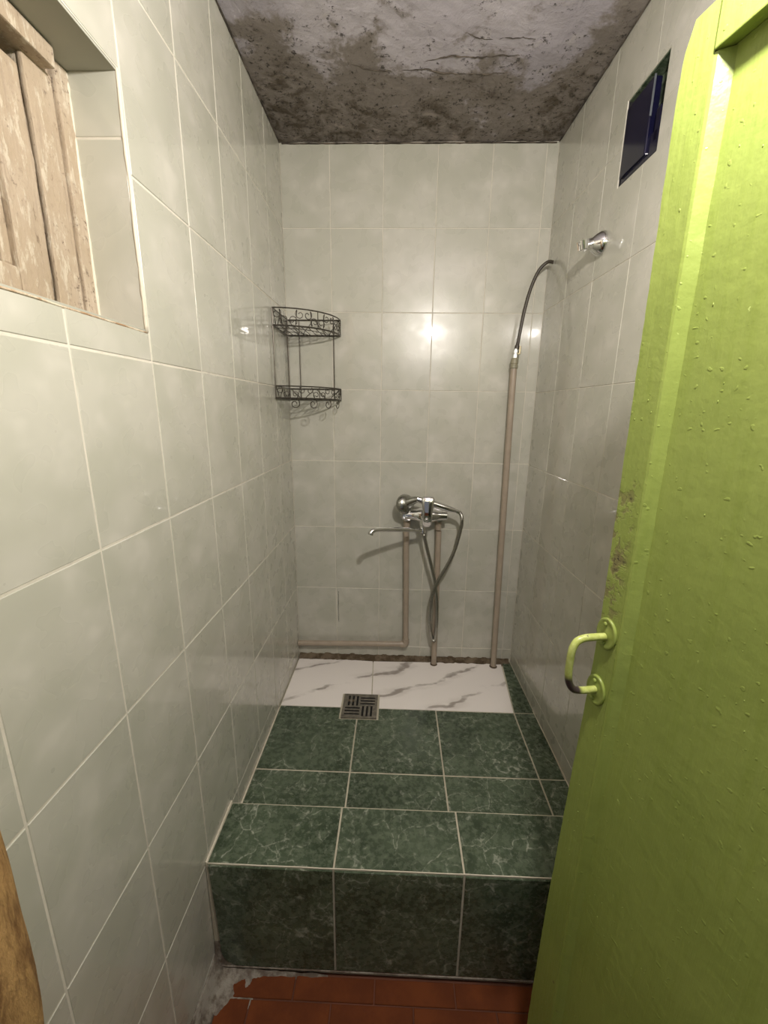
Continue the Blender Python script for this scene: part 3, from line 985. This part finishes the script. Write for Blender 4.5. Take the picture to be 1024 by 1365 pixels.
# ------------------------------------------------------------------ two-tier wire corner shelf
cs = empty('corner_shelf', (.004, -.004, 1.12)); tag(cs, 'two tier dark wire corner shelf with scrollwork, hung in back left corner', 'shelf')
RR = .213; O = Vector((.007, -.007, 0))
def arcp(t, r=RR): return O + Vector((r * math.sin(t), -r * math.cos(t), 0))
def spiral(c0, e1, e2, r0, r1, a0, a1, n=22):
    return [c0 + (e1 * math.cos(a0 + (a1 - a0) * k / n) + e2 * math.sin(a0 + (a1 - a0) * k / n)) * (r0 + (r1 - r0) * k / n) for k in range(n + 1)]
def tier(z0, z1, lbl):
    bm = bmesh.new()
    for z, r in ((z1, .0023), (z0, .0028)):
        A = [arcp(t) + Vector((0, 0, z)) for t in [math.pi / 2 * k / 24 for k in range(25)]]
        tube(bm, A, r, 6)
        tube(bm, [O + Vector((0, 0, z)), arcp(0) + Vector((0, 0, z))], r, 6)
        tube(bm, [O + Vector((0, 0, z)), arcp(math.pi / 2) + Vector((0, 0, z))], r, 6)
    for p in (O, arcp(0), arcp(math.pi / 2), arcp(math.pi / 4)):
        tube(bm, [p + Vector((0, 0, z0)), p + Vector((0, 0, z1))], .0018, 6)
    bk = part('basket', bm, WIRE, cs)
    H = z1 - z0
    def sub(bm):
        for v in bm.verts: v.co -= cs.location
        return obj('scroll', bm, WIRE, bk, True)
    # scrolls on the arc
    for k in range(6):
        t = math.pi / 2 * (k + .5) / 6
        p = arcp(t) + Vector((0, 0, (z0 + z1) / 2)); e = Vector((math.cos(t), math.sin(t), 0)); up = Vector((0, 0, 1))
        s = 1 if k % 2 else -1
        bm = bmesh.new()
        hw_ = RR * math.pi / 24 * .95
        a = spiral(p - e * hw_ * .5 - up * s * H * .18, e, up * s, .004, H * .30, math.pi * 1.9, -math.pi * .3)
        b_ = spiral(p + e * hw_ * .5 + up * s * H * .18, -e, -up * s, H * .30, .004, -math.pi * .3, math.pi * 1.9)
        tube(bm, a, .0015, 5); tube(bm, b_, .0015, 5)
        tube(bm, [a[-1], b_[0]], .0015, 5)
        sub(bm)
    # zigzag ties on the two wall sides
    for side in (0, 1):
        e = Vector((0, -1, 0)) if side == 0 else Vector((1, 0, 0))
        for k in range(4):
            p0 = O + e * RR * (k + .12) / 4; p1 = O + e * RR * (k + .88) / 4
            bm = bmesh.new()
            s = k % 2
            za, zb = (z0, z1) if s else (z1, z0)
            tube(bm, catmull([p0 + Vector((0, 0, za)), p0.lerp(p1, .3) + Vector((0, 0, za * .65 + zb * .35)), p0.lerp(p1, .7) + Vector((0, 0, za * .35 + zb * .65)), p1 + Vector((0, 0, zb))], 5), .0014, 5)
            sub(bm)
    # floor wires
    bm = bmesh.new()
    for k in range(1, 9):
        x = RR * k / 9
        tube(bm, [O + Vector((x, 0, z0)), O + Vector((x, -math.sqrt(RR * RR - x * x), z0))], .0013, 5)
    for k in (.4, .75):
        tube(bm, [arcp(t, RR * k) + Vector((0, 0, z0)) for t in [math.pi / 2 * q / 12 for q in range(13)]], .0013, 5)
    for v in bm.verts: v.co -= cs.location
    obj('floor_grid', bm, WIRE, bk, True)
    return bk
tier(1.462, 1.520, 'upper')
tier(1.212, 1.255, 'lower')
for p in (arcp(0), O + Vector((.0, -.004, 0)), O + Vector((.046, 0, 0)), O + Vector((.186, 0, 0))):
    bm = bmesh.new(); tube(bm, [Vector((p.x, p.y, 1.520)), Vector((p.x, p.y, 1.36)), Vector((p.x, p.y, 1.214))], .0020, 8)
    part('support_rod', bm, WIRE, cs)
for t in (.32, .65, .98, 1.3):
    p = arcp(t) + Vector((0, 0, 1.212)); e = Vector((math.cos(t), math.sin(t), 0))
    bm = bmesh.new()
    a = spiral(p - Vector((0, 0, .020)), Vector((0, 0, 1)), e, .020, .005, 0, math.pi * 2.6)
    tube(bm, a, .0016, 5)
    part('hook', bm, WIRE, cs)

# ------------------------------------------------------------------ green door
DD = Vector((.232, -.973, 0)).normalized(); DN = Vector((-DD.y, DD.x, 0))   # DN points away from the camera side
if DN.dot(Vector((CX - .756, CY + 1.24, 0))) > 0: DN = -DN
MD = Matrix((DD, DN, Vector((0, 0, 1)))).transposed().to_4x4(); MD.translation = (.756, -1.240, 0)
det = MD.to_3x3().determinant()
DZ0, DZ1, DW = -.262, 1.570, .665
def edge_u(z):
    # the free edge bulges a little near the bottom
    pts = [(-.27, -.036), (.02, -.033), (.30, -.026), (.567, -.014), (.80, -.003), (.9, .000), (1.2, -.002), (1.50, -.004), (1.545, -.002), (1.57, .007)]
    for (z0, u0), (z1, u1) in zip(pts, pts[1:]):
        if z <= z1:
            k = max(0, (z - z0) / (z1 - z0)); return u0 + (u1 - u0) * k
    return pts[-1][1]
def strip_u(z):
    return .0385 + (-.012 * min(1, max(0, (.85 - z) / .5)))
def column_mesh(uL, uR, y0, y1, z0, z1, n, wob=0.):
    bm = bmesh.new(); rings = []
    for k in range(n + 1):
        z = z0 + (z1 - z0) * k / n
        l = uL(z) + wob * (noise.noise((z * 30, 0, 0)) + .6 * noise.noise((z * 90, 4, 0)))
        r = uR(z)
        rings.append([bm.verts.new(p) for p in ((l, y0 + .0022, z), (l + .0022, y0, z), (r, y0, z), (r, y1, z), (l, y1, z))])
    for k in range(n):
        for q in range(5): bm.faces.new((rings[k][q], rings[k][(q + 1) % 5], rings[k + 1][(q + 1) % 5], rings[k + 1][q]))
    bm.faces.new(rings[0][::-1]); bm.faces.new(rings[-1])
    return bm
door = tag(obj('door_1', column_mesh(lambda z: strip_u(z) + .004, lambda z: DW - .04, .0135, .030, DZ0, DZ1 - .004, 24), DOOR), 'lime green painted door standing open on the right', kind='structure')
door.matrix_world = MD
obj('stile', column_mesh(edge_u, strip_u, 0, .032, DZ0, DZ1, 160, .0009), DOOR, door)
# sloping inner edge of the stile
bm = bmesh.new(); rg = []
for k in range(81):
    z = DZ0 + .0 + (1.523 - DZ0) * k / 80
    s0 = strip_u(z) + .0002; w_ = .0125 + .001 * noise.noise((z * 20, 0, 3))
    rg.append([bm.verts.new(p) for p in ((s0, .0003, z), (s0 + w_ * .25, .0012, z), (s0 + w_, .0136, z), (s0, .0136, z))])
for k in range(80):
    for q in range(4): bm.faces.new((rg[k][q], rg[k][(q + 1) % 4], rg[k + 1][(q + 1) % 4], rg[k + 1][q]))
bm.faces.new(rg[0][::-1]); bm.faces.new(rg[-1])
obj('moulding', bm, DOOR, door)
obj('top_rail', bx((.0392, -.002, 1.524), (DW - .04, .0135, DZ1), .0015), DOOR, door)
obj('hinge_stile', bx((DW - .0395, -.0, DZ0), (DW, .032, DZ1), .0015), DOOR, door)
obj('bottom_rail', bx((.0392 + .0, .001, DZ0), (DW - .0402, .0135, DZ0 + .07), .0015), DOOR, door)
# blobs of dried paint and knots on the face
rnd = random.Random(3)
bm = bmesh.new()
for _ in range(110):
    z = rnd.uniform(.0, 1.5); u = rnd.choice([rnd.uniform(.003, .036), rnd.uniform(.06, .4), rnd.uniform(.06, .4)])
    yb = .0 if u < .037 else .0135
    if u < edge_u(z) + .004 or (strip_u(z) - .004 < u < .06): continue
    s = rnd.uniform(.0004, .0011)
    bmesh.ops.create_icosphere(bm, subdivisions=1, radius=1, matrix=Matrix.Translation((u, yb, z)) @ Matrix.Diagonal((s, s * .45, s * rnd.uniform(1, 2.2), 1)))
o = obj('paint_drips', bm, DOOR, door, True); o['kind'] = 'stuff'
# handle with two round rosettes
hp = bpy.data.objects.new('door_handle', None)
bm = bmesh.new()
U0 = .018
P = catmull([(U0, -.002, .8655), (U0, -.020, .8665), (U0, -.036, .8665), (U0, -.0475, .862), (U0, -.0530, .850), (U0 - .001, -.0535, .832), (U0 - .002, -.0525, .812), (U0 - .003, -.0485, .795), (U0 - .003, -.040, .783), (U0 - .003, -.026, .779), (U0 - .003, -.010, .778), (U0 - .003, -.002, .778)], 6)
tube(bm, P, .0052, 14)
h = obj('door_handle', bm, HANDLE, door, True); h['label'] = 'lime painted pull handle worn to dark metal at lower bend'
for (u, z) in ((.0185, .870), (.0145, .776)):
    bm = bmesh.new(); lathe(bm, (u, .001, z), (0, -1, 0), [(0, .0235), (.0035, .0235), (.0048, .022), (.0040, .019), (.0036, .010), (.0045, .0075)], 28)
    for v_ in bm.verts: v_.co.x = u + (v_.co.x - u) * .78
    obj('rosette', bm, DOOR, h, True)
    for dz in (-.0145, .0145):
        bm = bmesh.new(); lathe(bm, (u - .002, -.003, z + dz), (0, -1, 0), [(0, .0032), (.0015, .0032), (.0026, .0018)], 10)
        obj('screw', bm, DOOR, h, True)

# ------------------------------------------------------------------ rough wooden post by the camera
bm = bmesh.new(); rg = []
for k in range(121):
    z = ZF + 2.2 * k / 120
    w_ = .096 + .004 * noise.noise((z * 3.1, 0, 0)) + .0035 * noise.noise((z * 11, 5, 0)) + .0015 * noise.noise((z * 45, 5, 0))
    if z < .58: w_ -= .010 * min(1, (.58 - z) / .1)
    e = .010
    rg.append([bm.verts.new(p) for p in ((.002, -1.505, z), (w_ - e * .8, -1.500, z), (w_ - e * .25, -1.5025, z), (w_, -1.511, z), (w_ + .001, -1.55, z), (w_ - .002, -1.60, z), (w_ - .012, -1.615, z), (.002, -1.615, z))])
for k in range(120):
    for q in range(8): bm.faces.new((rg[k][q], rg[k][(q + 1) % 8], rg[k + 1][(q + 1) % 8], rg[k + 1][q]))
bm.faces.new(rg[0][::-1]); bm.faces.new(rg[-1])
tag(obj('wooden_post', bm, POST, smooth=True), 'rough golden brown wooden post against the left tiled wall in the near corner', 'post')

bpy.context.view_layer.update()
